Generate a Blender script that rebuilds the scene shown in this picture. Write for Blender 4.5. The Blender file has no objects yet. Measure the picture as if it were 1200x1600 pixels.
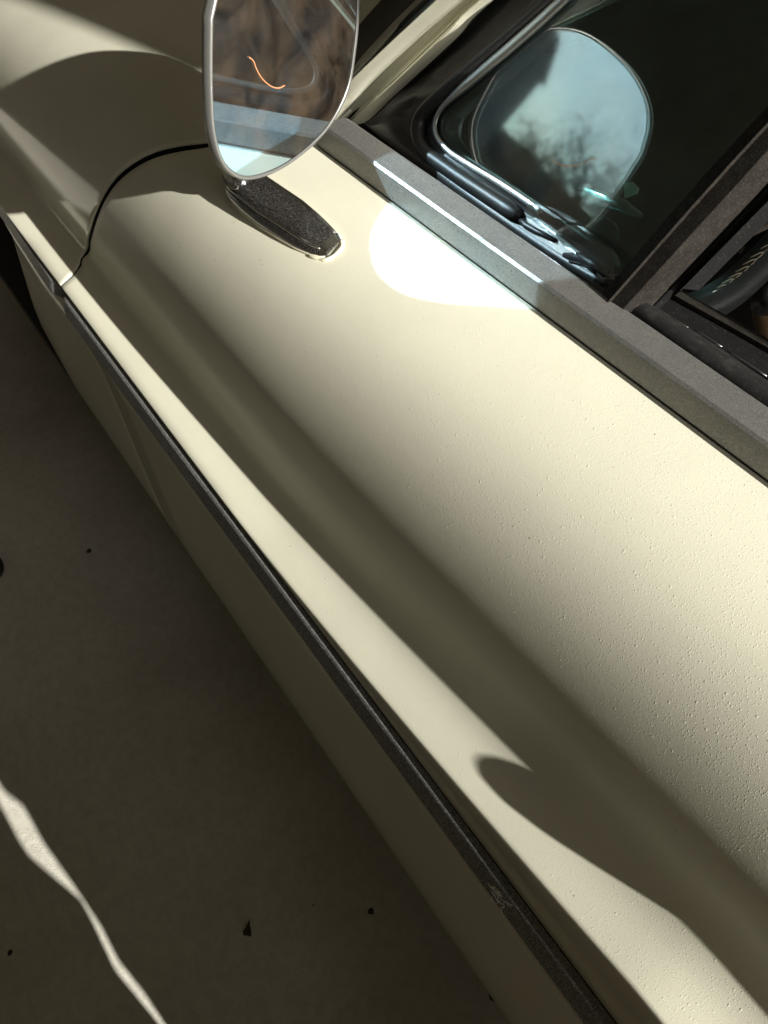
import bpy, bmesh, math, random
import numpy as np
from mathutils import Vector, Matrix
from mathutils.bvhtree import BVHTree
random.seed(4)
SC = bpy.context.scene
C = SC.collection
R = math.radians

# ------------------------------------------------------------------ camera
# world frame: X = car's forward, Y = outboard (towards the photographer), Z = up, floor at z = 0
F_ = 1244.0 / 1600.0
CF = Vector((-0.5771721615870281, 0.6346001719382071, -0.5139600350853708))   # world X seen by the camera
CY = Vector((-0.8165111177780082, -0.43806710430954227, 0.37604096408072385))
CZ = Vector((0.013486676160757327, 0.6366944588245218, 0.7709982332458902))
CAM = Vector((0, 0, 1.3))
cam = bpy.data.objects.new('camera', bpy.data.cameras.new('camera')); C.objects.link(cam)
m = Matrix((CF, CY, CZ)).to_4x4(); m.translation = CAM; cam.matrix_world = m
cam.data.sensor_fit = 'VERTICAL'; cam.data.sensor_height = 36; cam.data.sensor_width = 27
cam.data.lens = 36 * F_; cam.data.clip_start = 0.02; cam.data.clip_end = 500
SC.camera = cam

# ------------------------------------------------------------------ light
LDIR = Vector((0.8900, 0.1080, -0.4320)).normalized()      # the way sunlight travels
S_ = -LDIR
elev = math.asin(S_.z); azim = math.atan2(S_.x, S_.y)
w = bpy.data.worlds.new('World'); SC.world = w; w.use_nodes = True
nt = w.node_tree; nt.nodes.clear()
sky = nt.nodes.new('ShaderNodeTexSky'); sky.sky_type = 'NISHITA'; sky.sun_disc = False
sky.sun_elevation = elev; sky.sun_rotation = azim
bg = nt.nodes.new('ShaderNodeBackground'); bg.inputs[1].default_value = 0.15
wo = nt.nodes.new('ShaderNodeOutputWorld')
nt.links.new(sky.outputs[0], bg.inputs[0]); nt.links.new(bg.outputs[0], wo.inputs[0])
sl = bpy.data.lights.new('sun', 'SUN'); sl.energy = 5.0; sl.angle = R(0.53); sl.color = (1.0, 0.968, 0.90)
so = bpy.data.objects.new('sun', sl); C.objects.link(so)
so.rotation_euler = LDIR.to_track_quat('-Z', 'Y').to_euler()
SC.view_settings.view_transform = 'Standard'; SC.view_settings.look = 'None'
SC.view_settings.exposure = .92; SC.view_settings.gamma = 1
SC.view_settings.use_curve_mapping = False
cy = SC.cycles
cy.use_denoising = True
try: cy.denoiser = 'OPENIMAGEDENOISE'
except Exception: pass
cy.max_bounces = 12; cy.diffuse_bounces = 4; cy.glossy_bounces = 6; cy.transparent_max_bounces = 16; cy.transmission_bounces = 8
cy.caustics_reflective = True; cy.caustics_refractive = True
cy.sample_clamp_indirect = 0; cy.sample_clamp_direct = 0; cy.blur_glossy = 0.0
cy.use_adaptive_sampling = False
cy.use_guiding = True

# ------------------------------------------------------------------ helpers
def ray(px, py):
    """direction of sight through photograph pixel (1200 x 1600)"""
    v = Vector((px - 600, 800 - py, -1244.0))
    return Vector((v.dot(CF), v.dot(CY), v.dot(CZ))).normalized()
def hit(p, P, n):
    d = ray(*p); return CAM + d * ((Vector(P) - CAM).dot(n) / d.dot(n))
def hz(p, z): return hit(p, (0, 0, z), Vector((0, 0, 1)))
def proj(P):
    v = Vector(P) - CAM; c = v.x * CF + v.y * CY + v.z * CZ
    return (600 + 1244 * c.x / -c.z, 800 - 1244 * c.y / -c.z)

def mesh_obj(name, verts, faces, mat, parent=None, smooth=True, autosmooth=None):
    me = bpy.data.meshes.new(name); me.from_pydata([tuple(v) for v in verts], [], faces); me.update()
    bm = bmesh.new(); bm.from_mesh(me); bmesh.ops.recalc_face_normals(bm, faces=bm.faces)
    if autosmooth:
        for e in bm.edges:
            if len(e.link_faces) == 2 and e.calc_face_angle(0) > R(autosmooth): e.smooth = False
    for f in bm.faces: f.smooth = smooth
    bm.to_mesh(me); bm.free()
    if mat: me.materials.append(mat)
    o = bpy.data.objects.new(name, me); C.objects.link(o)
    if parent: o.parent = parent
    return o
def tag(o, label=None, cat=None, group=None, kind=None):
    if label: o['label'] = label
    if cat: o['category'] = cat
    if group: o['group'] = group
    if kind: o['kind'] = kind
    return o
def empty(name, loc=(0, 0, 0)):
    o = bpy.data.objects.new(name, None); C.objects.link(o); o.location = loc; return o
def part(parent, name, verts, faces, mat, **k):
    """mesh given in world space, parented to a thing (empties unrotated)"""
    off = Vector((0, 0, 0)); p = parent
    while p is not None: off += p.location; p = p.parent
    return mesh_obj(name, [Vector(v) - off for v in verts], faces, mat, parent, **k)

def grid(rows, closed_u=False, closed_v=False, caps=False):
    nr, ncl = len(rows), len(rows[0]); V = [p for r in rows for p in r]; Fc = []
    for i in range(nr - (0 if closed_v else 1)):
        for j in range(ncl - (0 if closed_u else 1)):
            a = i * ncl + j; b = i * ncl + (j + 1) % ncl; c = ((i + 1) % nr) * ncl + (j + 1) % ncl; d = ((i + 1) % nr) * ncl + j
            Fc.append((a, b, c, d))
    if caps:
        Fc.append(tuple(range(ncl))[::-1]); Fc.append(tuple((nr - 1) * ncl + j for j in range(ncl)))
    return V, Fc
def cr(pts, n):
    """Catmull-Rom resample of a polyline of Vectors (chord length parameter)"""
    P = [Vector(p) for p in pts]; P = [2 * P[0] - P[1]] + P + [2 * P[-1] - P[-2]]
    L = [0]
    for i in range(1, len(P) - 2): L.append(L[-1] + (P[i + 1] - P[i]).length)
    out = []
    for k in range(n):
        t = L[-1] * k / (n - 1); i = 0
        while i < len(L) - 2 and L[i + 1] < t: i += 1
        u = (t - L[i]) / max(L[i + 1] - L[i], 1e-9)
        a, b, c, d = P[i], P[i + 1], P[i + 2], P[i + 3]
        m1 = (c - a) * .5; m2 = (d - b) * .5
        out.append((2 * u ** 3 - 3 * u * u + 1) * b + (u ** 3 - 2 * u * u + u) * m1 + (-2 * u ** 3 + 3 * u * u) * c + (u ** 3 - u * u) * m2)
    return out
def tube(path, rad, seg=12, ref=Vector((0, 0, 1)), flat=1.0, caps=True):
    rows = []; n = len(path)
    for i, p in enumerate(path):
        t = (path[min(i + 1, n - 1)] - path[max(i - 1, 0)]).normalized()
        a = t.cross(ref).normalized(); b = t.cross(a).normalized()
        r = rad[i] if isinstance(rad, (list, tuple)) else rad
        rows.append([p + a * r * math.cos(2 * math.pi * k / seg) + b * r * flat * math.sin(2 * math.pi * k / seg) for k in range(seg)])
    return grid(rows, closed_u=True, caps=caps)
def box(x0, x1, y0, y1, z0, z1):
    V = [(x, y, z) for x in (x0, x1) for y in (y0, y1) for z in (z0, z1)]
    return V, [(0, 1, 3, 2), (4, 6, 7, 5), (0, 4, 5, 1), (2, 3, 7, 6), (0, 2, 6, 4), (1, 5, 7, 3)]
def join(*vf):
    V = []; Fc = []
    for v, f in vf:
        o = len(V); V += list(v); Fc += [tuple(i + o for i in q) for q in f]
    return V, Fc
def slab(pts, n, th):
    """polygon extruded by th along -n"""
    k = len(pts); V = [Vector(p) for p in pts] + [Vector(p) - Vector(n) * th for p in pts]
    return V, [tuple(range(k)), tuple(range(k, 2 * k))[::-1]] + [(i, i + k, (i + 1) % k + k, (i + 1) % k) for i in range(k)]
def extrude_x(sec, x0, x1, nx=2, cap=True):
    rows = [[(x0 + (x1 - x0) * i / (nx - 1), y, z) for (y, z) in sec] for i in range(nx)]
    return grid(rows, closed_u=True, caps=cap)

# ------------------------------------------------------------------ materials
def mat(name, col=(.5, .5, .5), rough=.5, metal=0., spec=.5, coat=0., coat_r=.03, trans=0., ior=1.45):
    M = bpy.data.materials.new(name); M.use_nodes = True; b = M.node_tree.nodes['Principled BSDF']
    b.inputs['Base Color'].default_value = (*col, 1); b.inputs['Roughness'].default_value = rough
    b.inputs['Metallic'].default_value = metal; b.inputs['Specular IOR Level'].default_value = spec
    b.inputs['Coat Weight'].default_value = coat; b.inputs['Coat Roughness'].default_value = coat_r
    b.inputs['Transmission Weight'].default_value = trans; b.inputs['IOR'].default_value = ior
    return M
class N:
    def __init__(s, M): s.t = M.node_tree; s.b = s.t.nodes['Principled BSDF']; s.tc = s.t.nodes.new('ShaderNodeTexCoord')
    def n(s, k, **kw):
        x = s.t.nodes.new(k)
        for a, v in kw.items():
            if a.startswith('i_'): x.inputs[a[2:].replace('_', ' ')].default_value = v
            else: setattr(x, a, v)
        return x
    def l(s, a, b): s.t.links.new(a, b)
    def noise(s, sc, det=3, rough=.5, dist=0):
        x = s.n('ShaderNodeTexNoise', i_Scale=sc, i_Detail=det, i_Roughness=rough, i_Distortion=dist); s.l(s.tc.outputs['Object'], x.inputs['Vector']); return x.outputs[0]
    def vor(s, sc, rnd=1, feat='F1'):
        x = s.n('ShaderNodeTexVoronoi', i_Scale=sc, i_Randomness=rnd, feature=feat); s.l(s.tc.outputs['Object'], x.inputs['Vector']); return x
    def ramp(s, src, a, b, c0=(0, 0, 0), c1=(1, 1, 1), interp='LINEAR'):
        x = s.n('ShaderNodeValToRGB'); x.color_ramp.interpolation = interp
        x.color_ramp.elements[0].position = a; x.color_ramp.elements[0].color = (*c0, 1)
        x.color_ramp.elements[1].position = b; x.color_ramp.elements[1].color = (*c1, 1); s.l(src, x.inputs[0]); return x.outputs[0]
    def math(s, op, a, b=None, clamp=False):
        x = s.n('ShaderNodeMath', operation=op, use_clamp=clamp)
        for i, v in enumerate((a, b)):
            if v is None: continue
            if isinstance(v, (int, float)): x.inputs[i].default_value = v
            else: s.l(v, x.inputs[i])
        return x.outputs[0]
    def mix(s, f, a, b, bt='MIX'):
        x = s.n('ShaderNodeMix', data_type='RGBA', blend_type=bt)
        for i, v in ((0, f), (6, a), (7, b)):
            if isinstance(v, (int, float)): x.inputs[i].default_value = v
            elif isinstance(v, tuple): x.inputs[i].default_value = (*v, 1)
            else: s.l(v, x.inputs[i])
        return x.outputs[2]
    def bump(s, h, strength=.2, dist=.001, prev=None, to=True):
        x = s.n('ShaderNodeBump', i_Strength=strength, i_Distance=dist); s.l(h, x.inputs['Height'])
        if prev: s.l(prev, x.inputs['Normal'])
        if to: s.l(x.outputs[0], s.b.inputs['Normal'])
        return x.outputs[0]

def dots(k, scale, frac, r0, r1):
    """round bumps in a random share of the Voronoi cells"""
    v = k.vor(scale)
    sel = k.math('LESS_THAN', k.n_sep(v.outputs['Color']), frac)
    d = k.ramp(v.outputs['Distance'], r0, r1, (1, 1, 1), (0, 0, 0))
    return k.math('MULTIPLY', sel, d)
def _sep(self, c):
    x = self.n('ShaderNodeSeparateColor'); self.l(c, x.inputs[0]); return x.outputs[0]
N.n_sep = _sep

def paint_material(name, col, lumps=1.0, coat=.10):
    M = mat(name, col, rough=.5, spec=.35, coat=coat, coat_r=.12); k = N(M)
    # mottled ageing of the single-stage paint
    nz = k.noise(9, 4, .6)
    c = k.mix(k.ramp(nz, .35, .75), tuple(col), tuple(x * .93 for x in col))
    grime = k.math('MULTIPLY', k.ramp(k.noise(230, 3, .7), .66, .74), k.ramp(k.noise(17, 2), .45, .7))
    c = k.mix(k.math('MULTIPLY', grime, .35), c, (.22, .17, .10))
    chip = dots(k, 170, .012, .06, .16)
    c = k.mix(chip, c, (.14, .10, .06)); k.l(c, k.b.inputs['Base Color'])
    fine = k.noise(1400, 2, .6); mid = k.noise(420, 2, .6)
    h = k.math('ADD', k.math('MULTIPLY', fine, .06), k.math('MULTIPLY', mid, .10))
    zone = k.ramp(k.noise(5, 3), .36, .62, (.62, .62, .62))
    h = k.math('ADD', h, k.math('MULTIPLY', dots(k, 430, .42, .0, .36), k.math('MULTIPLY', zone, 1.0)))
    h = k.math('ADD', h, k.math('MULTIPLY', dots(k, 700, .40, .0, .42), k.math('MULTIPLY', zone, .7)))
    h = k.math('ADD', h, k.math('MULTIPLY', dots(k, 300, .05, .05, .32), 1.3))
    h = k.math('ADD', h, k.math('MULTIPLY', dots(k, 90, .02, .02, .11), 2.4))
    k.bump(h, .46 * lumps, .00030)
    return M
PAINT_COL = (.745, .732, .59)
PAINT = paint_material('cream_paint', PAINT_COL)
FPAINT = paint_material('cream_paint_smooth', PAINT_COL, .35, .8)
UNDER = mat('dark_underseal', (.03, .028, .022), .9)

def flake_material(name, base, spark, rough=.45, scale=900, thr=.6, grey=0.0):
    M = mat(name, base, rough, 0, .45); k = N(M)
    v = k.vor(scale); s = k.ramp(k.n_sep(v.outputs['Color']), thr, 1.0)
    c = k.mix(s, tuple(base), tuple(spark))
    dust = k.ramp(k.noise(60, 5, .7), .42, .8)
    c = k.mix(k.math('MULTIPLY', dust, grey), c, (.36, .34, .29))
    k.l(c, k.b.inputs['Base Color'])
    k.l(k.ramp(k.noise(300, 3), .3, .7, (rough - .1,) * 3, (rough + .15,) * 3), k.b.inputs['Roughness'])
    k.bump(k.math('ADD', k.n_sep(v.outputs['Color']), k.noise(1500, 2)), .35, .00022)
    return M
STRIP = flake_material('metallic_grey_strip', (.13, .13, .127), (.60, .60, .59), .42, 1500, .60, .10)
TRIM = flake_material('anodised_trim', (.20, .198, .19), (.34, .335, .32), .36, 1800, .6, .35)
kk = N(TRIM); _src = kk.b.inputs['Base Color'].links[0].from_socket
_mp = kk.n('ShaderNodeMapping'); _mp.inputs['Scale'].default_value = (6, 90, 90); kk.l(kk.tc.outputs['Object'], _mp.inputs[0])
_nz = kk.n('ShaderNodeTexNoise', i_Scale=6., i_Detail=5.); kk.l(_mp.outputs[0], _nz.inputs['Vector'])
_c = kk.mix(kk.math('MULTIPLY', kk.ramp(_nz.outputs[0], .5, .8), .12), _src, (.12, .115, .10))
_c = kk.mix(kk.math('MULTIPLY', dots(kk, 420, .10, .08, .30), .6), _c, (.55, .53, .47))
_c = kk.mix(kk.math('MULTIPLY', dots(kk, 300, .05, .08, .25), .7), _c, (.05, .045, .04)); kk.l(_c, kk.b.inputs['Base Color'])
TRIM.node_tree.nodes['Principled BSDF'].inputs['Metallic'].default_value = .5
DIRTY = flake_material('dusty_black_plastic', (.016, .014, .012), (.05, .042, .035), .7, 1300, .80, .05)
DIRTY.node_tree.nodes['Principled BSDF'].inputs['Specular IOR Level'].default_value = .15
def rubber_material(name, col=(.012, .012, .012), rough=.43, dust=.05):
    M = mat(name, col, rough, 0, .5); k = N(M)
    d = k.math('MULTIPLY', k.ramp(k.noise(90, 5, .75), .5, .85), dust)
    sp = k.math('MULTIPLY', dots(k, 800, .10, .1, .3), .5)
    k.l(k.mix(k.math('ADD', d, sp, True), tuple(col), (.30, .28, .24)), k.b.inputs['Base Color'])
    k.bump(k.noise(500, 3, .6), .3, .0003)
    return M
RUBBER = rubber_material('black_rubber'); RUBM = rubber_material('matt_black_rubber', (.010, .010, .010), .6, .03); RUBM.node_tree.nodes['Principled BSDF'].inputs['Specular IOR Level'].default_value = .2; RUBBER_D = rubber_material('dusty_rubber', (.02, .02, .02), .45, .22)
TYRE = rubber_material('tyre_rubber', (.015, .015, .015), .8, .1)
CHROME = mat('chrome', (.75, .76, .77), .10, 1); 
kk = N(CHROME); kk.l(kk.ramp(kk.noise(40, 4), .3, .8, (.06,) * 3, (.22,) * 3), kk.b.inputs['Roughness'])
DULLCHROME = mat('dull_chrome', (.42, .42, .41), .38, 1)
BLACKGLOSS = flake_material('black_flake_paint', (.012, .012, .012), (.16, .145, .13), .25, 1900, .72, .02)
BLACKGLOSS.node_tree.nodes['Principled BSDF'].inputs['Coat Weight'].default_value = 1
BLACKGLOSS.node_tree.nodes['Principled BSDF'].inputs['Coat Roughness'].default_value = .04
LEATHER = mat('black_leather', (.06, .066, .064), .34, spec=.8); kk = N(LEATHER); kk.bump(kk.vor(700).outputs['Distance'], .5, .0004)
THREAD = mat('thread', (.55, .48, .36), .8)
INNER = mat('dark_interior_cloth', (.012, .012, .012), .9)
BRONZE = mat('bronze_dial', (.32, .20, .10), .4, .3)
WHITE = mat('white_print', (.75, .75, .7), .5)
GLUE = mat('cream_sealant', (.78, .74, .56), .6)

def glass_material(name, tint, alpha, rough=.0):
    M = bpy.data.materials.new(name); M.use_nodes = True; t = M.node_tree; t.nodes.clear()
    o = t.nodes.new('ShaderNodeOutputMaterial'); tr = t.nodes.new('ShaderNodeBsdfTransparent'); tr.inputs[0].default_value = (*tint, 1)
    g = t.nodes.new('ShaderNodeBsdfGlossy'); g.inputs['Roughness'].default_value = rough; g.inputs[0].default_value = (1, 1, 1, 1)
    fr = t.nodes.new('ShaderNodeFresnel'); fr.inputs[0].default_value = 1.52
    ge = t.nodes.new('ShaderNodeNewGeometry'); io = t.nodes.new('ShaderNodeMapRange'); io.inputs[3].default_value = 1.52; io.inputs[4].default_value = 1 / 1.52
    t.links.new(ge.outputs['Backfacing'], io.inputs[0]); t.links.new(io.outputs[0], fr.inputs[0])
    mp = t.nodes.new('ShaderNodeMath'); mp.operation = 'MULTIPLY'; mp.inputs[1].default_value = 1.9; mp.use_clamp = True
    mx = t.nodes.new('ShaderNodeMixShader'); t.links.new(fr.outputs[0], mp.inputs[0]); t.links.new(mp.outputs[0], mx.inputs[0])
    t.links.new(tr.outputs[0], mx.inputs[1]); t.links.new(g.outputs[0], mx.inputs[2])
    # dust film, scratches and specks on the pane
    df = t.nodes.new('ShaderNodeBsdfDiffuse'); df.inputs[0].default_value = (.45, .50, .48, 1)
    tc = t.nodes.new('ShaderNodeTexCoord')
    v = t.nodes.new('ShaderNodeTexVoronoi'); v.inputs['Scale'].default_value = 420; t.links.new(tc.outputs['Object'], v.inputs[0])
    sp = t.nodes.new('ShaderNodeSeparateColor'); t.links.new(v.outputs['Color'], sp.inputs[0])
    a = t.nodes.new('ShaderNodeMath'); a.operation = 'LESS_THAN'; a.inputs[1].default_value = .10; t.links.new(sp.outputs[0], a.inputs[0])
    b = t.nodes.new('ShaderNodeMath'); b.operation = 'LESS_THAN'; b.inputs[1].default_value = .28; t.links.new(v.outputs['Distance'], b.inputs[0])
    c = t.nodes.new('ShaderNodeMath'); c.operation = 'MULTIPLY'; t.links.new(a.outputs[0], c.inputs[0]); t.links.new(b.outputs[0], c.inputs[1])
    n = t.nodes.new('ShaderNodeTexNoise'); n.inputs['Scale'].default_value = 25; n.inputs['Detail'].default_value = 5; t.links.new(tc.outputs['Object'], n.inputs[0])
    r = t.nodes.new('ShaderNodeMapRange'); r.inputs[1].default_value = .4; r.inputs[2].default_value = .8; r.inputs[3].default_value = alpha * .3; r.inputs[4].default_value = alpha; t.links.new(n.outputs[0], r.inputs[0])
    s = t.nodes.new('ShaderNodeMath'); s.operation = 'MULTIPLY_ADD'; s.inputs[1].default_value = .22; t.links.new(c.outputs[0], s.inputs[0]); t.links.new(r.outputs[0], s.inputs[2])
    m2 = t.nodes.new('ShaderNodeMixShader'); t.links.new(s.outputs[0], m2.inputs[0]); t.links.new(mx.outputs[0], m2.inputs[1]); t.links.new(df.outputs[0], m2.inputs[2])
    t.links.new(m2.outputs[0], o.inputs[0])
    return M
GLASS = glass_material('tinted_glass', (.62, .78, .76), .05)
CLEARPL = glass_material('clear_plastic', (.75, .80, .80), .14, .05)

# mirror glass: blue-tinted silvering, a trace of haze
MIRROR = mat('blue_mirror_glass', (.50, .73, .90), .04, 1)
kk = N(MIRROR); kk.l(kk.mix(kk.ramp(kk.noise(14, 3), .35, .75), (.48, .72, .90), (.56, .75, .88)), kk.b.inputs['Base Color'])
# road dirt dried on the mirror glass: a thin brown scatter over the silvering
_t = MIRROR.node_tree; _o = [n for n in _t.nodes if n.type == 'OUTPUT_MATERIAL'][0]
_d = _t.nodes.new('ShaderNodeBsdfDiffuse'); _m = _t.nodes.new('ShaderNodeMixShader')
kk.l(kk.mix(kk.ramp(kk.noise(22, 4, .6), .35, .7), (.42, .30, .20), (.16, .15, .15)), _d.inputs[0])
_f = kk.math('MULTIPLY', kk.ramp(kk.noise(16, 5, .6, 1.2), .30, .78), .15)
_f = kk.math('ADD', _f, .015); kk.l(_f, _m.inputs[0])
_t.links.new(kk.b.outputs[0], _m.inputs[1]); _t.links.new(_d.outputs[0], _m.inputs[2]); _t.links.new(_m.outputs[0], _o.inputs[0])

# ------------------------------------------------------------------ the car body surface
YA, ZA = -.4685, .8575      # painted edge under the belt trim
YL, ZL = -.2200, .5300      # edge of the ledge above the rub strip
# profile: elevation angle of the outward normal from the ledge (0) to the belt (1)
PH = [(0.0, 55.0), (0.03, 68.0), (0.062, 68.0), (0.102, 56.1), (0.140, 18), (0.17, 6), (0.2, 2.1), (0.343, 2.9), (0.374, 4.7), (0.406, 7.6), (0.437, 10.8), (0.468, 14.0), (0.5, 15.5), (0.531, 18), (0.561, 21), (0.593, 24.5), (0.625, 28), (0.656, 32), (0.687, 36.5), (0.718, 42), (0.75, 48), (0.78, 54.5), (0.812, 61), (0.85, 67), (0.9, 73), (0.95, 77), (1.0, 80)]
NS = 90
def _profile():
    xs = [p[0] for p in PH]; ys = [p[1] for p in PH]
    s = np.linspace(0, 1, NS + 1); ph = np.interp(s, xs, ys)
    ker = np.array([1, 2, 3, 2, 1.]) / 9
    for _ in range(4): ph = np.convolve(np.pad(ph, 2, mode='edge'), ker, 'valid')
    ph = np.radians(ph); a = .5 * (ph[1:] + ph[:-1])
    y = np.concatenate([[0], np.cumsum(-np.sin(a))]); z = np.concatenate([[0], np.cumsum(np.cos(a))])
    return y / -y[-1], z / z[-1], y[-1] / z[-1]
PHR = [(0.0, 58.0), (0.04, 63), (0.07, 60), (0.11, 50), (0.15, 38), (0.19, 26), (0.225, 15), (0.255, 8), (0.28, 5), (0.32, 4.5), (0.35, 6.0), (0.385, 9.0), (0.42, 13.0), (0.45, 17.0), (0.5, 18.5), (0.531, 21.5), (0.561, 24.5), (0.593, 28), (0.625, 31.5), (0.656, 35.5), (0.687, 40), (0.718, 45), (0.75, 50.5), (0.78, 56.5), (0.812, 62), (0.85, 68), (0.9, 73.5), (0.95, 77), (1.0, 80)]
PY, PZ, _rat = _profile()
_keep = PH; PH = PHR; PY2, PZ2, _r2 = _profile(); PH = _keep
print('profile aspect', _rat, 'needed', (YA - YL) / (ZA - ZL))
def LEDGE(x):      # the ledge climbs and draws in a little towards the rear
    k = min(1.15, max(0., (.62 - x) / .6) ** 1.5)
    return YL - .0095 * k, ZL + .050 * k
def SURF(x, s):
    """point of the body skin; s 0..1 ledge to belt, above 1 on over the cowl and bonnet"""
    f = max(0., x - .85)
    zA = ZA - .035 * f * f - .02 * f; yA = YA + .0 * f
    if s <= 1:
        i = s * NS; j = min(int(i), NS - 1); u = i - j
        py = PY[j] + (PY[j + 1] - PY[j]) * u; pz = PZ[j] + (PZ[j + 1] - PZ[j]) * u
        k = (.52 - x) / .45; k = 1.15 * math.tanh(k / 1.15) if k > 0 else .6 * math.tanh(k / .6)
        if True:
            py += (PY2[j] + (PY2[j + 1] - PY2[j]) * u - py) * k; pz += (PZ2[j] + (PZ2[j + 1] - PZ2[j]) * u - pz) * k
        yl, zl = LEDGE(x)
        return Vector((x, yl + py * (yl - yA), zl + pz * (zA - zl)))
    e = s - 1
    return Vector((x, yA - e * .9, zA + .04 * (1 - math.exp(-e * 5)) + .02 * e))
_S = [i / 60 for i in range(61)]
_X = [2.4 - i * 3.6 / 90 for i in range(91)]
_V, _Fq = grid([[SURF(x, s) for x in _X] for s in _S + [1 + .1 * k for k in range(1, 9)]])
BODY = BVHTree.FromPolygons(_V, _Fq)
def on_body(p, lift=0):
    h, n, i, d = BODY.ray_cast(CAM, ray(*p))
    if h is None: return hz(p, ZL), Vector((0, .3, .95))
    if n.dot(CAM - h) < 0: n = -n
    return h + n * lift, n
def s_of(P):
    best = (9, 0)
    for k in range(0, 361):
        t = k / 200; q = SURF(P.x, t); d = (q.y - P.y) ** 2 + (q.z - P.z) ** 2
        if d < best[0]: best = (d, t)
    return best[1]
seam_px = [(92, 446), (112, 430), (124, 414), (132, 396), (141, 364), (150, 335), (162, 308), (180, 281), (207, 258), (240, 242), (280, 231), (322, 225), (400, 217), (482, 214)]
seam = []
for p in seam_px:
    P, _n = on_body(p); seam.append((max(0., min(s_of(P), 1)), P.x))
seam[0] = (0, seam[0][1]); seam.append((1.0, seam[-1][1] - .01)); seam.sort()
_sn = cr([Vector((a, b, 0)) for a, b in seam], 200)
_ss = [v.x for v in _sn]; _sx = [v.y for v in _sn]
print('seam', [(round(a, 2), round(b, 3)) for a, b in seam])
def XS(s): return float(np.interp(s, _ss, _sx))

car = empty('car', (0, -1.02, 0))
tag(car, 'cream coloured vintage car with its vent window shut and grey rub strip along the door', 'car')

def body_panel(name, s_list, x_of, ncol, mat_, parent, edge0=None, seam_dir=1):
    """skin between x_of(s)[0] (seam side) and x_of(s)[1]; the seam side rolls inwards"""
    rows = []
    for s in s_list:
        a, b = x_of(s); row = []
        n0 = (SURF(a, s + .004) - SURF(a, s - .004 if s > .004 else s)).cross(Vector((1, 0, 0))).normalized()
        if n0.y + n0.z < 0: n0 = -n0
        for dx, dn in ((.0012, .022), (.0010, .0060), (.0004, .0018), (-.0004, .0006)):
            row.append(SURF(a + seam_dir * dx, s) - n0 * dn)
        for j in range(ncol):
            t = j / (ncol - 1); t = t * t * .35 + t * .65
            row.append(SURF(a - seam_dir * (.0015) + (b - a) * t, s))
        rows.append(row)
    return rows
def GAPX(s):
    d = (XS(min(s + .01, 1)) - XS(max(s - .01, 0))) / (min(s + .01, 1) - max(s - .01, 0)) / .40
    g = .0040 + .0055 * min(1, s / .15)
    return g * min(6., math.sqrt(1 + d * d))
s_door = [0.0] + [i / 110 for i in range(1, 110)] + [1.0]
rows = body_panel('door', s_door, lambda s: (XS(s) - GAPX(s) / 2, -.62), 90, PAINT, car, seam_dir=1)
# rolled bottom edge over the rub strip and tucked top edge under the belt trim
def roll(r0, steps): return [[Vector((p.x, p.y + dy, p.z + dz)) for p in r0] for dy, dz in steps]
def under(r0):
    A = []
    A.append([Vector((p.x, -.229, .498)) for p in r0]); A.append([Vector((p.x, -.2225, .5150)) for p in r0])
    for t, d in ((.02, .0), (.36, -.0002), (.41, .0030), (.52, .0032), (.56, .0)):
        A.append([Vector((p.x, -.2222 + (p.y + .0016 + .2222) * t - d, .5158 + (p.z - .0022 - .5158) * t)) for p in r0])
    A.append([Vector((p.x, p.y + .0016, p.z - .0022 - (p.z - .53) * .08)) for p in r0])
    A.append([Vector((p.x, p.y + .0007, p.z - .0006)) for p in r0])
    return A
bot = under(rows[0])
top = roll(rows[-1], [(-.0015, -.0006), (-.003, -.004), (-.004, -.02)])
V, Fq = grid(bot + rows + top)
door = part(car, 'door_panel', V, Fq, PAINT)
door['label'] = 'cream door skin with bubbled paint below the window'

s_f = [i / 80 for i in range(81)] + [1 + .02 * k for k in range(1, 41)]
def xf(s):
    return (XS(min(s, 1)) + GAPX(min(s, 1)) / 2 + (max(0, s - 1) * .35), 2.3)
rows = body_panel('fender', s_f, xf, 90, FPAINT, car, seam_dir=-1)
bot = under(rows[0])
V, Fq = grid(bot + rows)
fender = part(car, 'front_fender', V, Fq, FPAINT)
# rear quarter behind the door (outside the frame)
rows = body_panel('q', _S, lambda s: (-.624, -2.6), 30, FPAINT, car, seam_dir=1)
V, Fq = grid(rows); part(car, 'rear_quarter_panel', V, Fq, FPAINT)
# black strip set just under the door gap to stand for its shade
def nrm(x, s):
    v = (SURF(x, min(s + .01, 1)) - SURF(x, max(s - .01, 0))).cross(Vector((1, 0, 0))).normalized()
    return v if v.y + v.z > 0 else -v
rows = [[SURF(XS(s) + d * GAPX(s), s) - nrm(XS(s), s) * .0032 for d in (-.62, .62)] for s in _S]
MATT = mat('gap_black', (.006, .006, .006), .9, spec=.1)
V, Fq = grid(rows); part(car, 'gap_shade', V, Fq, MATT)

# lower body: from under the rub strip round to the sill
LOW = [(-.232, .512), (-.226, .500), (-.219, .492), (-.2110, .484), (-.2080, .46), (-.2030, .42), (-.1975, .37), (-.1945, .33), (-.1945, .29), (-.199, .25), (-.212, .215), (-.235, .19), (-.28, .18)]
WX, WZ, WR = 1.80, .30, .33
def low_row(x):
    tp = max(0., x - 1.3) * .06
    zmin = .18
    dx = x - WX
    if abs(dx) < WR: zmin = max(zmin, WZ + math.sqrt(WR * WR - dx * dx))
    out = []
    for (y, z) in LOW: 
        z2 = max(z, min(zmin, .488)); 
        yy = float(np.interp(-z2, [-q[1] for q in LOW], [q[0] for q in LOW])) if z2 > z else y
        out.append(Vector((x, yy - tp * (0.5 if z > .48 else 1), z2)))
    return out
def LS(z):   # seam between fender and door on the lower body
    return float(np.interp(z, [.2, .27, .33, .40, .46, .50], [.865, .872, .90, .965, 1.045, 1.17]))
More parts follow.
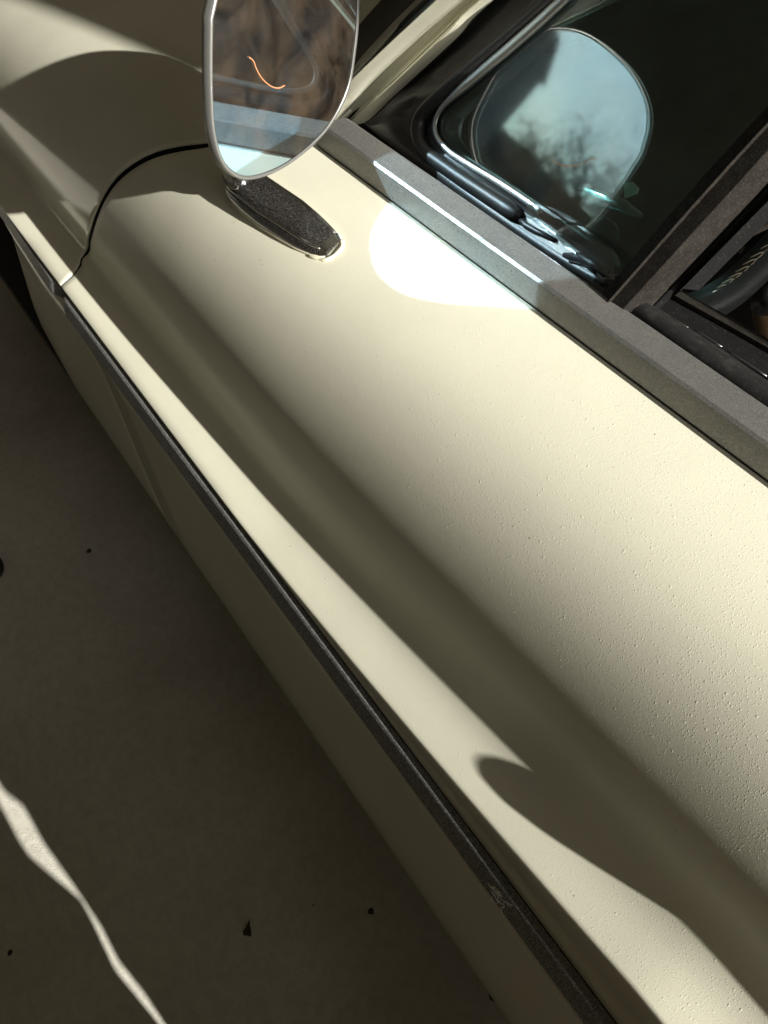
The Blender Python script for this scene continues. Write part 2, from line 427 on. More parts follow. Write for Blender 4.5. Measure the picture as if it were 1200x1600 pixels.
n1 = 70
rows_d = []; rows_f = []
for i, (y, z) in enumerate(LOW):
    xs = LS(z)
    rd = [Vector((xs - .0018, y - .02, z)), Vector((xs - .0018, y - .0012, z))]
    rd += [Vector((xs - .0030 - (xs + 2.6) * j / 40, y, z)) for j in range(41)]
    rows_d.append(rd)
for i in range(len(LOW)):
    z = LOW[i][1]; xs = LS(z); r = []
    a = low_row(xs + .0018)[i]
    r = [a + Vector((0, -.02, 0)), a + Vector((0, -.001, 0))]
    for j in range(n1): r.append(low_row(xs + .003 + (2.3 - xs) * j / (n1 - 1))[i])
    rows_f.append(r)
V, Fq = grid(rows_d); part(car, 'lower_door_panel', V, Fq, FPAINT)
V, Fq = grid(rows_f); lf = part(car, 'lower_fender_panel', V, Fq, FPAINT)
V, Fq = grid([[Vector((LS(z) + d, y - .012, z)) for d in (-.03, .03)] for y, z in LOW]); part(car, 'sill_jamb', V, Fq, UNDER)
# bright lip round the wheel opening
path = [Vector((WX + WR * math.cos(a), -.205 - max(0, WX + WR * math.cos(a) - 1.15) * .06, WZ + WR * math.sin(a))) for a in [math.pi * (1.10 - 1.2 * k / 40) for k in range(41)] if WZ + WR * math.sin(a) < .486]
path.sort(key=lambda p: p.x); half = [p for p in path if p.x < WX]
V, Fq = tube(half, .006, 10, Vector((0, 1, 0))); part(car, 'wheel_opening_lip', V, Fq, CHROME)

# rub strip: upper and outer bevelled faces, one piece on the door, one on the fender
SEC = [(-.229, .5135), (-.2215, .5155), (-.2135, .5196), (-.2108, .5180), (-.2045, .4970), (-.2055, .4940), (-.226, .4925)]
def rub_strip(x0, x1, name, end_at):
    n = 60; rows = []
    for j in range(n + 1):
        t = (j / n) ** 2; x = x0 + (x1 - x0) * t; r = []
        d = abs(x - end_at); k = min(1, d / .03); k = .45 + .55 * k
        for (y, z) in SEC:
            tp = max(0., x - 1.15) * .03
            yy = -.226 + (y + .226) * k - tp; zz = .505 + (z - .505) * (.55 + .45 * k)
            sk = .022 * (.5 - (z - .505) / .022) * (1 if name != 'x' else 0) if d < .001 else 0
            r.append(Vector((x, yy, zz)))
        rows.append(r)
    V, Fq = grid(rows, closed_u=True, caps=True)
    o = part(car, 'rub_strip', V, Fq, STRIP, autosmooth=22); return o
xs0 = XS(0)
rs = rub_strip(xs0 + .004, -2.6, 'rub_strip', xs0 + .004); rs['label'] = 'grey metallic rub strip along the cream door'
rs2 = rub_strip(xs0 + .012, 2.3, 'rub_strip', xs0 + .012); rs2['label'] = 'short grey metallic rub strip on the front fender'
# black rubber channel above the strip
V, Fq = extrude_x([(-.2228, .5152), (-.2222, .5162), (-.2214, .5160), (-.2215, .5145)], xs0 + .002, -.64); part(car, 'strip_channel', V, Fq, RUBM)
V, Fq = extrude_x([(-.2085, .4945), (-.2052, .4940), (-.2070, .4905), (-.215, .4880)], xs0 - .03, -.64); part(car, 'strip_gasket', V, Fq, RUBBER)

# ------------------------------------------------------------------ belt trim
TS = [(-.478, .853), (-.4710, .8570), (-.4690, .8600), (-.4715, .8820), (-.4740, .8845), (-.4970, .8895), (-.5000, .8885), (-.501, .862)]
rows = []
xe = .787
for x, sh in ((xe, 1), (xe - .0015, 0), (.4, 0), (0, 0), (-.5, 0), (-1.2, 0)):
    rows.append([Vector((x + (y + .4695) * .55 * (1 if x > .7 else 0), y * 1 - (.001 if sh and z > .875 else 0), z - (.0015 if sh and z > .875 else 0))) for y, z in TS])
V, Fq = grid(rows, closed_u=True, caps=True)
belt = part(car, 'belt_trim', V, Fq, TRIM, autosmooth=25); belt['label'] = 'grey metal trim along the base of the side window'

# ------------------------------------------------------------------ window plane
NG = Vector((0.1038, 0.9112, 0.3987)).normalized()
WP = Vector((.344, -.504, .884))
def W(p, off=0.): return hit(p, WP + NG * off, NG)
def Wl(pts, off=0., n=None):
    q = [W(p, off) for p in pts]; return cr(q, n) if n else q
# band of black frame between pillar and pane
outer = [(980, -230), (860, -95), (760, 8), (713, 61), (674, 98), (625, 142), (580, 186), (569, 193), (577, 203), (700, 297), (850, 399), (945, 452)]
inner = [(1120, -230), (990, -105), (862, 18), (800, 75), (757, 114), (712, 150), (690, 172), (683, 195), (690, 218), (745, 268), (850, 345), (950, 415)]
def band(o_, i_, offs, n=70, close=True):
    A = [p + (CAM - p).normalized() * (max(0, p.z - .88) * .14 - .03 * min(1, max(0, (p.z - .885) / .03))) for p in Wl(o_, 0, n)]; B = Wl(i_, 0, n); rows = []
    for t, off in offs: rows.append([a.lerp(b, t) + NG * off for a, b in zip(A, B)])
    return grid(rows)
V, Fq = band(outer, inner, [(0, -.03), (0, -.002), (.04, .001), (.35, .0015), (.42, -.001), (.55, .0), (.95, -.004), (1, -.008), (1, -.035)])
vf = part(car, 'vent_window_frame', V, Fq, RUBBER)
# rubber bulb seal
bead = [(814, 337), (802, 331), (770, 310), (720, 277), (690, 256), (668, 240), (656, 222), (653, 200), (660, 178), (690, 146), (740, 100), (800, 48), (870, -15), (1000, -140)]
pth = Wl(bead, .004, 80); rad = [.0082 if i > 2 else [.003, .006, .0076][i] for i in range(80)]
rad = [r * (1 if i < 32 else max(.55, 1 - (i - 32) * .02)) for i, r in enumerate(rad)]
V, Fq = tube(pth, rad, 16, NG); part(vf, 'rubber_seal', [v - car.location for v in V] if False else V, Fq, RUBBER)
# bright inner frame round the pane
fr = [(845, 331), (828, 318), (780, 286), (730, 256), (700, 236), (682, 214), (679, 192), (690, 167), (712, 145), (760, 104), (800, 70), (862, 14), (1000, -120)]
pth = Wl(fr, .000, 90); V, Fq = tube(pth, [.0036 if i < 40 else .0036 + min(.0035, (i - 40) * .0004) for i in range(90)], 10, NG, .6); part(vf, 'inner_frame', V, Fq, DULLCHROME)
# vent pane
gl = Wl([(1000, -150), (866, -8), (762, 92), (712, 138), (690, 160), (681, 190), (690, 214), (720, 241), (800, 292), (870, 340), (960, 404), (985, 470), (1090, 330), (1300, 70)], -.004)
V, Fq = slab(gl, NG, .004)
pane = part(car, 'vent_window_pane', V, Fq, GLASS, smooth=False)
pane['label'] = 'dusty blue-green vent window glass reflecting the mirror'
# divider bar
def lean(P, off0):
    if off0 == 0: return Vector((0, 0, 0))
    k = (P.z - .86) * .27; k = max(k, 0)
    return NG * .0 + (CAM - P) * (off0 / .6 if off0 else 0) * .8 + (CAM - P) * k * (1 + .5 * k)
def ribbon(name, L, Rr, prof, mat_, parent, n=24, off0=0., label=None, plane=None, autosmooth=30):
    A = [W(p) for p in L]; B = [W(p) for p in Rr]
    A = cr(A, n); B = cr(B, n)
    rows = [[a.lerp(b, t) + (NG if off0 == 0 else (CAM - a).normalized()) * off + lean(a.lerp(b, t), off0) for a, b in zip(A, B)] for t, off in prof]
    V, Fq = grid(rows); o = part(parent, name, V, Fq, mat_, autosmooth=autosmooth)
    if label: o['label'] = label
    return o
ribbon('window_divider', [(943, 462), (1082, 300), (1200, 172), (1420, -60)], [(987, 488), (1162, 300), (1200, 258), (1470, -30)],
       [(-.02, -.03), (0, -.004), (.03, .005), (.10, .009), (.40, .010), (.43, .0125), (.47, .0125), (.50, .010), (.88, .008), (.95, .004), (1, -.003), (1.02, -.03)], DIRTY, car, label='dusty black upright between vent window and door window')
ribbon('divider_channel', [(1000, 478), (1168, 300), (1200, 265), (1475, -20)], [(1047, 448), (1190, 300), (1250, 236), (1500, 0)],
       [(-.1, -.030), (0, -.018), (.5, -.022), (.90, -.020), (.94, -.017), (1, -.017), (1.03, -.04)], RUBM, car)
# outer rubber roll below the open window and the inner sill
ZW = Vector((0, .35, .93)).normalized()
def ribbon3(name, pa, pb, za, zb, prof, mat_, parent, n=20, autosmooth=30):
    A = cr([hz(p, za) for p in pa], n); B = cr([hz(p, zb) for p in pb], n)
    rows = [[a.lerp(b, t) + ZW * off for a, b in zip(A, B)] for t, off in prof]
    V, Fq = grid(rows); return part(parent, name, V, Fq, mat_, autosmooth=autosmooth)
ribbon3('outer_window_rubber', [(975, 486), (1100, 577), (1200, 648), (1500, 860)], [(1015, 470), (1130, 545), (1200, 592), (1500, 795)], .883, .886,
        [(0, -.02), (0, -.002), (.08, .004), (.2, .0078), (.35, .0102), (.5, .0108), (.62, .0095), (.75, .0055), (.86, .0005), (1, -.002), (1.02, -.03)], RUBBER_D, car)
ribbon3('window_slot', [(1010, 470), (1125, 545), (1200, 592), (1500, 800)], [(1034, 446), (1200, 540), (1500, 712)], .868, .872,
        [(0, -.02), (0, .000), (.5, .0), (.55, -.006), (.62, -.006), (1.0, -.004)], RUBM, car)
ribbon3('inner_sill', [(1032, 449), (1200, 543), (1500, 715)], [(1042, 438), (1210, 530), (1510, 700)], .872, .866,
        [(0, -.03), (0, 0), (.3, .002), (.7, .001), (1, -.004), (1.6, -.05)], DIRTY, car)
for (a, b) in (((1014, 472), (1030, 492)), ((1040, 492), (1075, 512)), ((1085, 516), (1128, 542)), ((1136, 548), (1198, 588))):
    V, Fq = tube(cr([hz(a, .876), hz(((a[0] + b[0]) / 2, (a[1] + b[1]) / 2 - 1), .8765), hz(b, .876)], 6), .0006, 6); part(car, 'weatherstrip_lip', V, Fq, DULLCHROME)

# ------------------------------------------------------------------ pillar
def ext(a, b, k): return (b[0] + (b[0] - a[0]) * k, b[1] + (b[1] - a[1]) * k)
def pil(l): return l + [ext(l[-2], l[-1], 3)]
P0 = pil([(490, 207), (545, 126), (600, 75), (680, 0)]); P0 = [(487, 205), (524, 150), (560, 113), (605, 70), (680, 0), (900, -206)]
P1 = [(497, 216), (540, 171), (583, 119), (643, 61), (716, 0), (940, -190)]
P2 = [(508, 222), (551, 184), (620, 121), (702, 42), (739, 6), (965, -175)]
P3 = [(556, 196), (578, 187), (625, 142), (713, 61), (763, 8), (985, -165)]
pillar = ribbon('windscreen_pillar', P0, P1, [(-.1, .0), (0, .062), (.06, .064), (.14, .062), (.5, .053), (.9, .044), (1, .040)], FPAINT, car, off0=.001, n=40, label='cream windscreen pillar beside the vent window', autosmooth=50)
ribbon('rain_gutter', P1, P2, [(0, .040), (.10, .030), (.3, -.015), (.8, -.028), (.90, -.026), (.94, -.019), (1, -.019), (1.01, -.03)], FPAINT, pillar, n=40, off0=.001)
ribbon('door_frame_edge', [(545, 200)] + P2[1:], P3, [(.02, -.035), (.04, -.014), (.2, -.012), (.6, -.019), (.9, -.026), (1, -.029), (1, -.05)], FPAINT, pillar, n=40, off0=.001)
ribbon('windscreen_seal', [(455, 200), (500, 130), (545, 60), (600, -5), (740, -150)], P0[:4] + [(680, 0), (800, -112)], [(0, -.03), (.3, -.012), (.5, .020), (.7, .044), (.88, .064), (1, .061)], RUBBER, car, n=30, off0=.001)
ribbon('windscreen_chrome', [(540, 128), (560, 95), (600, 50), (650, 0), (830, -170)], [(549, 122), (572, 98), (612, 55), (664, 0), (845, -165)], [(0, .056), (.3, .066), (.7, .068), (1, .062)], CHROME, car, n=30, off0=.001)

# windscreen: plane through the pillar running inboard
pa = W((520, 160), .0); pb = W((760, -80), 0)
nwv = (pb - pa).cross(Vector((.35, -1, 0))).normalized()
if nwv.x < 0: nwv = -nwv
inb = Vector((.12, -1.1, 0))
V, Fq = slab([pa, pb, pb + inb, pa + inb], nwv, .005); ws = part(car, 'windscreen', V, Fq, GLASS, smooth=False)

# ------------------------------------------------------------------ roof, cabin
topp = W((1300, -560), 0)
print('pillar base', pa, 'pillar up', pb, 'top', topp)
pd = (pb - pa).normalized(); tp = pa + pd * ((1.22 - pa.z) / pd.z)
rows = []
for i in range(12):
    x = tp.x - i * .11; rows.append([Vector((x, tp.y - j * .09 - .01 * 0, 1.22 + .05 * math.sin(math.pi * j / 12))) for j in range(13)])
V, Fq = grid(rows)
V2 = [v - Vector((0, 0, .03)) for v in V]; V, Fq = join((V, Fq), (V2, Fq)); part(car, 'roof', V, Fq, FPAINT)
print('roof front', tp)
V, Fq = tube([pa + Vector((0, -.01, -.05)), pa.lerp(tp, .5) + Vector((0, -.02, 0)), tp + Vector((0, -.02, 0))], .016, 8); part(car, 'pillar_core', V, Fq, UNDER)
# cabin tub
cab = join(box(-1.4, .95, -1.75, -1.72, .2, .86), box(-1.4, .95, -1.75, -.53, .17, .2), box(.95, .98, -1.75, -.53, .2, .84), box(-1.43, -1.4, -1.75, -.53, .2, 1.0), box(-1.4, .9, -.60, -.585, .2, .80))
part(car, 'cabin_lining', *cab, INNER, smooth=False)
rows = []
for j in range(20):
    y = -.60 - 1.1 * j / 19
    rows.append([Vector((x, y, z)) for x, z in ((.95, .80), (.80, .825), (.66, .83), (.56, .80), (.545, .74), (.60, .60), (.9, .5))])
V, Fq = grid(rows); BROWN = mat('brown_dash_leather', (.03, .02, .014), .7); kk = N(BROWN); kk.l(kk.mix(kk.ramp(kk.noise(30, 5, .7), .3, .7), (.014, .010, .007), (.035, .024, .017)), kk.b.inputs['Base Color'])
part(car, 'dashboard', V, Fq, BROWN)
# seat (below the window line)
V, Fq = join(tube(cr([Vector((-.35, -.98, .80)), Vector((-.28, -.98, .55)), Vector((-.18, -.98, .38))], 12), .11, 12, Vector((0, 1, 0)), 2.0), tube(cr([Vector((-.2, -.98, .36)), Vector((.05, -.98, .38)), Vector((.3, -.98, .37))], 12), .09, 12, Vector((0, 1, 0)), 2.4))
part(car, 'seat', V, Fq, LEATHER)
# bonnet underside / engine bay floor so no light leaks
part(car, 'floor_pan', *box(-2.5, 2.25, -1.8, -.205, .22, .24), UNDER, smooth=False)
# right-hand flank so that the shape closes
V, Fq = grid([[Vector((x, y, z)) for x in (-2.6, 2.3)] for y, z in ((-1.57, .86), (-1.75, .7), (-1.82, .52), (-1.84, .35), (-1.80, .2))]); part(car, 'right_body_side', V, Fq, FPAINT)

# steering wheel: leather rim with zigzag stitching
WD = Vector((-.80, .10, .60)).normalized(); WPt = CAM + ray(1150, 440) * .98
def H(p): return hit(p, WPt, WD)
path = cr([H(p) for p in [(1400, 120), (1300, 270), (1225, 372), (1175, 425), (1130, 462), (1080, 486), (1000, 500), (900, 480), (820, 430)]], 60)
sw = empty('steering_wheel', WPt - car.location); sw.parent = car
V, Fq = tube(path, .019, 18, WD); part(sw, 'wheel_rim', V, Fq, LEATHER)
st = [(1196, 382), (1180, 396), (1168, 407), (1157, 418), (1146, 428), (1134, 437), (1122, 446), (1110, 455)]
tv = []
for i, p in enumerate(st):
    P = H(p) + WD * .012; 
    Q = H((p[0] - 17, p[1] + 8)) + WD * .008; Rr = H((p[0] - 9, p[1] + 1.5)) + WD * .014
    tv.append(tube([Q, Rr, P], .0007, 5)); 
    if i < len(st) - 1:
        Pn = H((st[i + 1][0], st[i + 1][1])) + WD * .012; tv.append(tube([P, P.lerp(Pn, .55) + WD * .001, Pn], .0007, 5))
V, Fq = join(*tv); part(sw, 'stitching', V, Fq, THREAD)
V, Fq = tube(cr([H((1190, 470)), H((1260, 470)), H((1330, 420))], 12), .016, 12, WD); part(sw, 'wheel_spoke', V, Fq, DULLCHROME)
# dial with raised marks seen past the upright
DP = CAM + ray(1148, 375) * 1.02; DN = Vector((-.75, .25, .61)).normalized()
def D_(p, off=0.): return hit(p, DP + DN * off, DN)
dial = empty('instrument_dial', DP - car.location); dial.parent = car
disc = cr([D_(p) for p in [(1131, 366), (1138, 359), (1150, 362), (1160, 371), (1164, 383), (1161, 392), (1152, 397), (1141, 386), (1131, 366)]], 32)[:-1]
V, Fq = slab([p for p in disc], DN, .004); part(dial, 'dial_face', V, Fq, BRONZE)
V, Fq = slab([D_(p, -.003) for p in [(1127, 368), (1155, 400), (1150, 409), (1133, 396), (1119, 378)]], DN, .01); part(dial, 'dial_rim', V, Fq, RUBBER_D)
def stroke(pts, r=.0011):
    return tube([D_(p, .001) for p in pts], r, 6)
V, Fq = join(stroke([(1132, 367), (1137, 363)]), stroke([(1132, 367), (1135, 371)]), stroke([(1135, 371), (1140, 366)]),
             stroke([(1138, 374), (1144, 370), (1146, 374), (1141, 378)]), stroke([(1146, 378), (1149, 386)], .0016), stroke([(1149, 375), (1154, 383)]),
             stroke([(1152, 391), (1159, 386)], .0014), stroke([(1155, 396), (1161, 390)]))
part(dial, 'raised_mark', V, Fq, CHROME)
# second brass part lower right
DP2 = CAM + ray(1190, 500) * 1.03
V, Fq = tube([hit(p, DP2, DN) for p in [(1188, 452), (1192, 475), (1200, 500), (1212, 520)]], [.004, .012, .016, .018], 12, DN); part(car, 'column_switch', V, Fq, BRONZE)

# latch of the vent window: clear plastic block, lever and screw
lt = empty('window_latch', W((890, 370)) - car.location); lt.parent = car
def wslab(parent, name, pts, off, th, m_, **k):
    V, Fq = slab(Wl(pts, off), NG, th); return part(parent, name, V, Fq, m_, smooth=False, **k)
wslab(lt, 'latch_block', [(822, 322), (834, 318), (868, 341), (873, 350), (866, 366), (858, 364), (822, 338)], .010, .010, CLEARPL)
wslab(lt, 'latch_block', [(868, 366), (876, 350), (900, 352), (945, 385), (958, 402), (960, 428), (945, 430), (880, 385)], .010, .009, CLEARPL)
wslab(lt, 'latch_base', [(818, 330), (868, 364), (944, 424), (955, 436), (940, 436), (870, 392), (815, 348)], .0005, .01, DULLCHROME)
V, Fq = slab(cr(Wl([(875, 350), (905, 345), (935, 338), (955, 345), (964, 362), (958, 382), (944, 388), (905, 368), (875, 350)], -.006), 40)[:-1], NG, .004); part(lt, 'latch_disc', V, Fq, CLEARPL, smooth=False)
CYAN = mat('pale_green_plastic', (.42, .62, .60), .18, .3, coat=1)
V, Fq = tube(Wl([(905, 294), (915, 300), (940, 310), (975, 324), (1003, 338)], -.018), [.004, .007, .0075, .006, .002], 10, NG, .5); part(lt, 'latch_lever', V, Fq, CHROME)
wslab(lt, 'latch_tab', [(975, 286), (987, 284), (996, 294), (993, 302), (975, 309)], -.02, .003, GLUE)
# torn rubber at the foot of the seal
V, Fq = join(tube(Wl([(812, 340), (822, 352), (840, 362), (868, 376)], .002), [.003, .0035, .003, .002], 8, NG), tube(Wl([(880, 398), (905, 402), (930, 415), (945, 432)], .003), [.002, .0045, .0035, .002], 8, NG, .6),
             tube(Wl([(890, 408), (912, 412), (930, 426)], .002), [.0015, .002, .0015], 8, NG))
part(vf, 'torn_rubber', V, Fq, RUBBER)

# ------------------------------------------------------------------ door mirror
NM = Vector((-.93776904, -.34652172, -.02262567)).normalized()
M0 = Vector((.66816157, -.29847218, .93554954))
def Mp(p): return hit(p, M0, NM)
def from_virtual(q):      # mirror-plane point whose image in the vent pane stands at pixel q
    d = ray(*q); g = WP - NG * .004; P = CAM + d * ((g - CAM).dot(NG) / d.dot(NG)); r = d - 2 * d.dot(NG) * NG
    return P + r * ((M0 - P).dot(NM) / r.dot(NM))
vt = [from_virtual(q) for q in [(1012, 235), (1021, 195), (1000, 150), (950, 105), (900, 78), (842, 57)]]
print('virtual top', [tuple(round(c, 3) for c in v) for v in vt], [tuple(round(c) for c in proj(v)) for v in vt])
low = [Mp(p) for p in [(331, 30), (330, 100), (331, 160), (335, 210), (346, 248), (362, 268), (385, 277), (415, 271), (450, 254), (490, 222), (520, 186), (543, 138), (553, 80), (558, 20)]]
# frame of the mirror plane
MUx = Vector((0, 0, 1)); MU = (MUx - NM * MUx.dot(NM)).normalized(); MR = NM.cross(MU).normalized()
def m2(P): v = P - M0; return (v.dot(MR), v.dot(MU))
print('mirror 2d low', [tuple(round(c, 3) for c in m2(p)) for p in low]); print('mirror 2d top', [tuple(round(c, 3) for c in m2(p)) for p in vt])
l2 = [m2(p) for p in low]
topz = max(p[1] for p in [m2(v) for v in vt]); a0 = l2[0]; b0 = l2[-1]
sgn = 1 if b0[0] > a0[0] else -1; wd = abs(b0[0] - a0[0])
H_ = max(topz, max(a0[1], b0[1]) + .04); H_ = .166
arch = [(b0[0] - sgn * .004, b0[1] + (H_ - b0[1]) * .45), (b0[0] - sgn * wd * .22, b0[1] + (H_ - b0[1]) * .85), (a0[0] + sgn * wd * .45, H_), (a0[0] + sgn * .044, H_ - .006), (a0[0] + sgn * .018, H_ - .022)]
loop2 = l2 + arch
def m3(q, off=0.): return M0 + MR * q[0] + MU * q[1] + NM * off
loop = cr([m3(q) for q in loop2] + [m3(loop2[0])], 97)[:-1]
cen = sum(loop, Vector()) / len(loop)
def scaled(k, off): return [cen + (p - cen) * k + NM * off for p in loop]
def outset(d, off):
    out = []; n = len(loop)
    for i, p in enumerate(loop):
        t = (loop[(i + 1) % n] - loop[i - 1]).normalized(); o = t.cross(NM).normalized()
        if o.dot(p - cen) < 0: o = -o
        out.append(p + o * d + NM * off)
    return out
mir = empty('door_mirror', cen - car.location); mir.parent = car
V, Fq = grid([scaled(k, 0) for k in (1.0, .8, .5, .2, .02)], closed_u=True)
Fq.append(tuple(4 * 96 + j for j in range(96)))
mg = part(mir, 'mirror_glass', V, Fq, MIRROR, smooth=False)
mg['label'] = 'blue-tinted mirror glass'
V, Fq = grid([outset(-.0012, .0006), outset(0, .0016), outset(.0015, .0016), outset(.0028, .0002), outset(.0030, -.0035)], closed_u=True)
RIM2 = mat('dull_rim', (.30, .30, .29), .35, .7)
part(mir, 'mirror_rim', V, Fq, RIM2)
RIMG = mat('satin_mirror_shell', (.42, .42, .40), .45, .6)
V, Fq = grid([outset(.0030, -.0035), outset(.0024, -.0085), scaled(.985, -.012), scaled(.9, -.020), scaled(.7, -.028), scaled(.4, -.033), scaled(.02, -.035)], closed_u=True)
part(mir, 'mirror_housing', V, Fq, RIMG)

ORANGE = mat('orange_fibre', (.62, .27, .13), .7)
V, Fq = tube(cr([Mp(p) + NM * .0008 for p in [(388, 89), (395, 95), (399, 106), (406, 119), (415, 129), (426, 136), (436, 137), (444, 133)]], 30), .00055, 6, NM)
o = mesh_obj('thread', V, Fq, ORANGE); tag(o, 'curled orange thread stuck to the glass of the door mirror', 'thread')
# mirror foot: black pod on the door, from the head down to its pointed rear end
base, nb = on_body((514, 388)); 
bl, _ = on_body((380, 322)); 
front_lift = .016
def pod(pxc, lift, hw, hh, ov=None):
    P, n = on_body(pxc, lift); return P, n, hw, hh
st_ = [((521, 389), .000, .0085, .0045), ((515, 385), .000, .0108, .0085), ((505, 380), .000, .0125, .0110), ((485, 367), .000, .0150, .0138), ((460, 350), .001, .0165, .0160), ((430, 331), .002, .0170, .0180), ((405, 314), .004, .0165, .0190), ((388, 302), .005, .0155, .0190), ((380, 297), .006, .0140, .0180)]
rows = []; gask = []
pts = [on_body(p, l) for p, l, a, b in st_]
axis = (pts[-1][0] - pts[0][0]).normalized()
for (P, n), (_, l, hw, hh) in zip(pts, st_):
    hw *= 1.38; hh *= 1.12
    nn = (n - axis * n.dot(axis)).normalized(); sd = axis.cross(nn).normalized(); r = []
    if sd.y < 0: sd = -sd     # sd points outboard
    for (u, v) in [(-1.0, 0), (-1.0, .45), (-.93, .62), (-.86, .74), (-.74, .90), (-.55, .98), (0, 1.02), (.42, .98), (.56, .90), (.66, .76), (.80, .66), (.92, .45), (1.02, .2), (1.04, 0), (.9, -.15), (0, -.2), (-.9, -.15)]:
        r.append(P + sd * u * hw + nn * v * hh)
    rows.append(r)
    gask.append([P + sd * u * (hw + .0016) + nn * v for u, v in ((-1, -.002), (-1, .0016), (1, .0016), (1, -.002))])
V, Fq = grid(rows, closed_u=True, caps=True)
foot = part(mir, 'mirror_foot', V, Fq, BLACKGLOSS, autosmooth=40); foot['label'] = 'black pod foot of the door mirror'
V, Fq = grid(gask, closed_u=True, caps=True); part(mir, 'foot_gasket', V, Fq, GLUE)
# bright edge lines and tip cap
for ci in (3, 4, 9):
    V, Fq = tube([r[ci] + (r[ci] - (r[6] + r[15]) / 2).normalized() * .0004 for r in rows[1:]], [.0010] + [.0017 if ci != 4 else .0007] * (len(rows) - 2), 8); part(mir, 'bright_line', V, Fq, CHROME)
capr = [[(p - pts[k][0]) * 1.03 + pts[k][0] for p in rows[k][1:13]] for k in range(0, 2)]
V, Fq = grid(capr); part(mir, 'foot_tip', V, Fq, CHROME)
# sealant squeezed out at the tip
P, n = on_body((505, 402)); 
V, Fq = tube(cr([on_body(p, .001)[0] for p in [(484, 400), (497, 404), (510, 406), (522, 400), (534, 388), (535, 376)]], 30), [.0017 + .0009 * abs(math.sin(k * .37)) for k in range(30)], 8, Vector((0, 0, 1)), .7); part(mir, 'sealant_bead', V, Fq, GLUE)
# neck between the foot and the head, ferrule rings
neck0 = pts[-1][0] + pts[-1][1] * .008; nk1 = Mp((375, 262)) - NM * .016 + Vector((0, 0, .012))
V, Fq = tube(cr([neck0, neck0.lerp(nk1, .5) + Vector((.004, 0, .0)), nk1], 12), [.0125, .012, .0115, .011, .0105, .0105, .0105, .0105, .0105, .0105, .0105, .0105], 16); part(mir, 'mirror_neck', V, Fq, BLACKGLOSS)
for t in (.02, .18):
    c = neck0.lerp(nk1, t); d = (nk1 - neck0).normalized()
    V, Fq = tube([c - d * .0012, c + d * .0012], .0150 - t * .006, 20, Vector((.3, .2, .9))); part(mir, 'neck_ring', V, Fq, CHROME)

# wheel
wh = empty('front_wheel', Vector((WX, -.375, WZ)) - car.location); wh.parent = car
def lathe(prof, cx, cyy, cz, n=48):
    rows = [[Vector((cx + r * math.cos(2 * math.pi * k / n), cyy + y, cz + r * math.sin(2 * math.pi * k / n))) for k in range(n)] for (y, r) in prof]
    return grid(rows, closed_u=True)
V, Fq = lathe([(-.16, .19), (-.17, .24), (-.15, .285), (-.13, .298), (0, .300), (.03, .298), (.055, .285), (.07, .26), (.068, .23), (.055, .205), (.045, .195)], WX, -.375, .3); part(wh, 'tyre', V, Fq, TYRE)
V, Fq = lathe([(.062, .236), (.075, .240), (.083, .232), (.06, .215), (.03, .17), (.035, .10), (.045, .06), (.05, .0)], WX, -.375, .3); part(wh, 'wheel_trim', V, Fq, mat('aluminium_trim', (.55, .54, .52), .35, .4))

# lint caught on the rub strip
lv = []
LP = hz((780, 1403), .5205)
for k in range(26):
    a = Vector((random.uniform(-.010, .010), random.uniform(-.003, .004), random.uniform(-.001, .004)))
    b = a + Vector((random.uniform(-.010, .010), random.uniform(-.004, .004), random.uniform(-.002, .003)))
    lv.append(tube(cr([LP + a, LP + (a + b) / 2 + Vector((0, .001, .002)), LP + b], 6), .00045, 5))
V, Fq = join(*lv); lint = mesh_obj('lint', V, Fq, WHITE); tag(lint, 'small white tuft of lint snagged on the grey rub strip', 'lint')

# unseen door pull handle, added and shaped so its shadow falls along the ledge
hp = []
V, Fq = tube(cr([Vector((-.205, -.340, .752)), Vector((-.212, -.309, .757)), Vector((-.235, -.305, .757)), Vector((-.275, -.324, .757)), Vector((-.29, -.350, .75))], 24), .013, 12, Vector((0, 0, 1)), 1.0); part(car, 'shadow_handle', V, Fq, CHROME)

# ------------------------------------------------------------------ setting
def floor_material():
    M = mat('concrete', (.30, .28, .24), .75); k = N(M)
    n = k.noise(3, 6, .6); f = k.noise(60, 4, .7); g = k.noise(.9, 3)
    c = k.mix(k.ramp(n, .3, .75), (.56, .54, .46), (.68, .66, .58)); c = k.mix(k.math('MULTIPLY', k.ramp(f, .4, .8), .4), c, (.27, .24, .19))
    st = k.math('MULTIPLY', k.ramp(g, .5, .7), .35); c = k.mix(st, c, (.26, .225, .17)); c = k.mix(k.math('MULTIPLY', k.ramp(k.noise(9, 6, .7, 1.5), .48, .62), .22), c, (.74, .70, .60)); c = k.mix(k.math('MULTIPLY', k.ramp(k.noise(500, 2), .55, .75), .35), c, (.25, .22, .17))
    c = k.mix(dots(k, 30, .05, .02, .07), c, (.10, .08, .06)); k.l(c, k.b.inputs['Base Color'])
    k.bump(k.math('ADD', f, k.math('MULTIPLY', k.noise(400, 3), .8)), .6, .0018); return M
CONC = floor_material()
V, Fq = grid([[Vector((x, y, 0)) for x in (-40, -6, -2, 0, 1, 2, 5, 40)] for y in (-40, -4, -1, 0, 1, 3, 40)])
fl = mesh_obj('garage_floor', V, Fq, CONC, smooth=False); fl['kind'] = 'structure'
PLASTER = mat('dark_timber_lining', (.16, .12, .085), .8); kk = N(PLASTER); kk.l(kk.mix(kk.ramp(kk.noise(4, 5), .3, .7), (.28, .25, .20), (.42, .385, .32)), kk.b.inputs['Base Color'])
wn = []
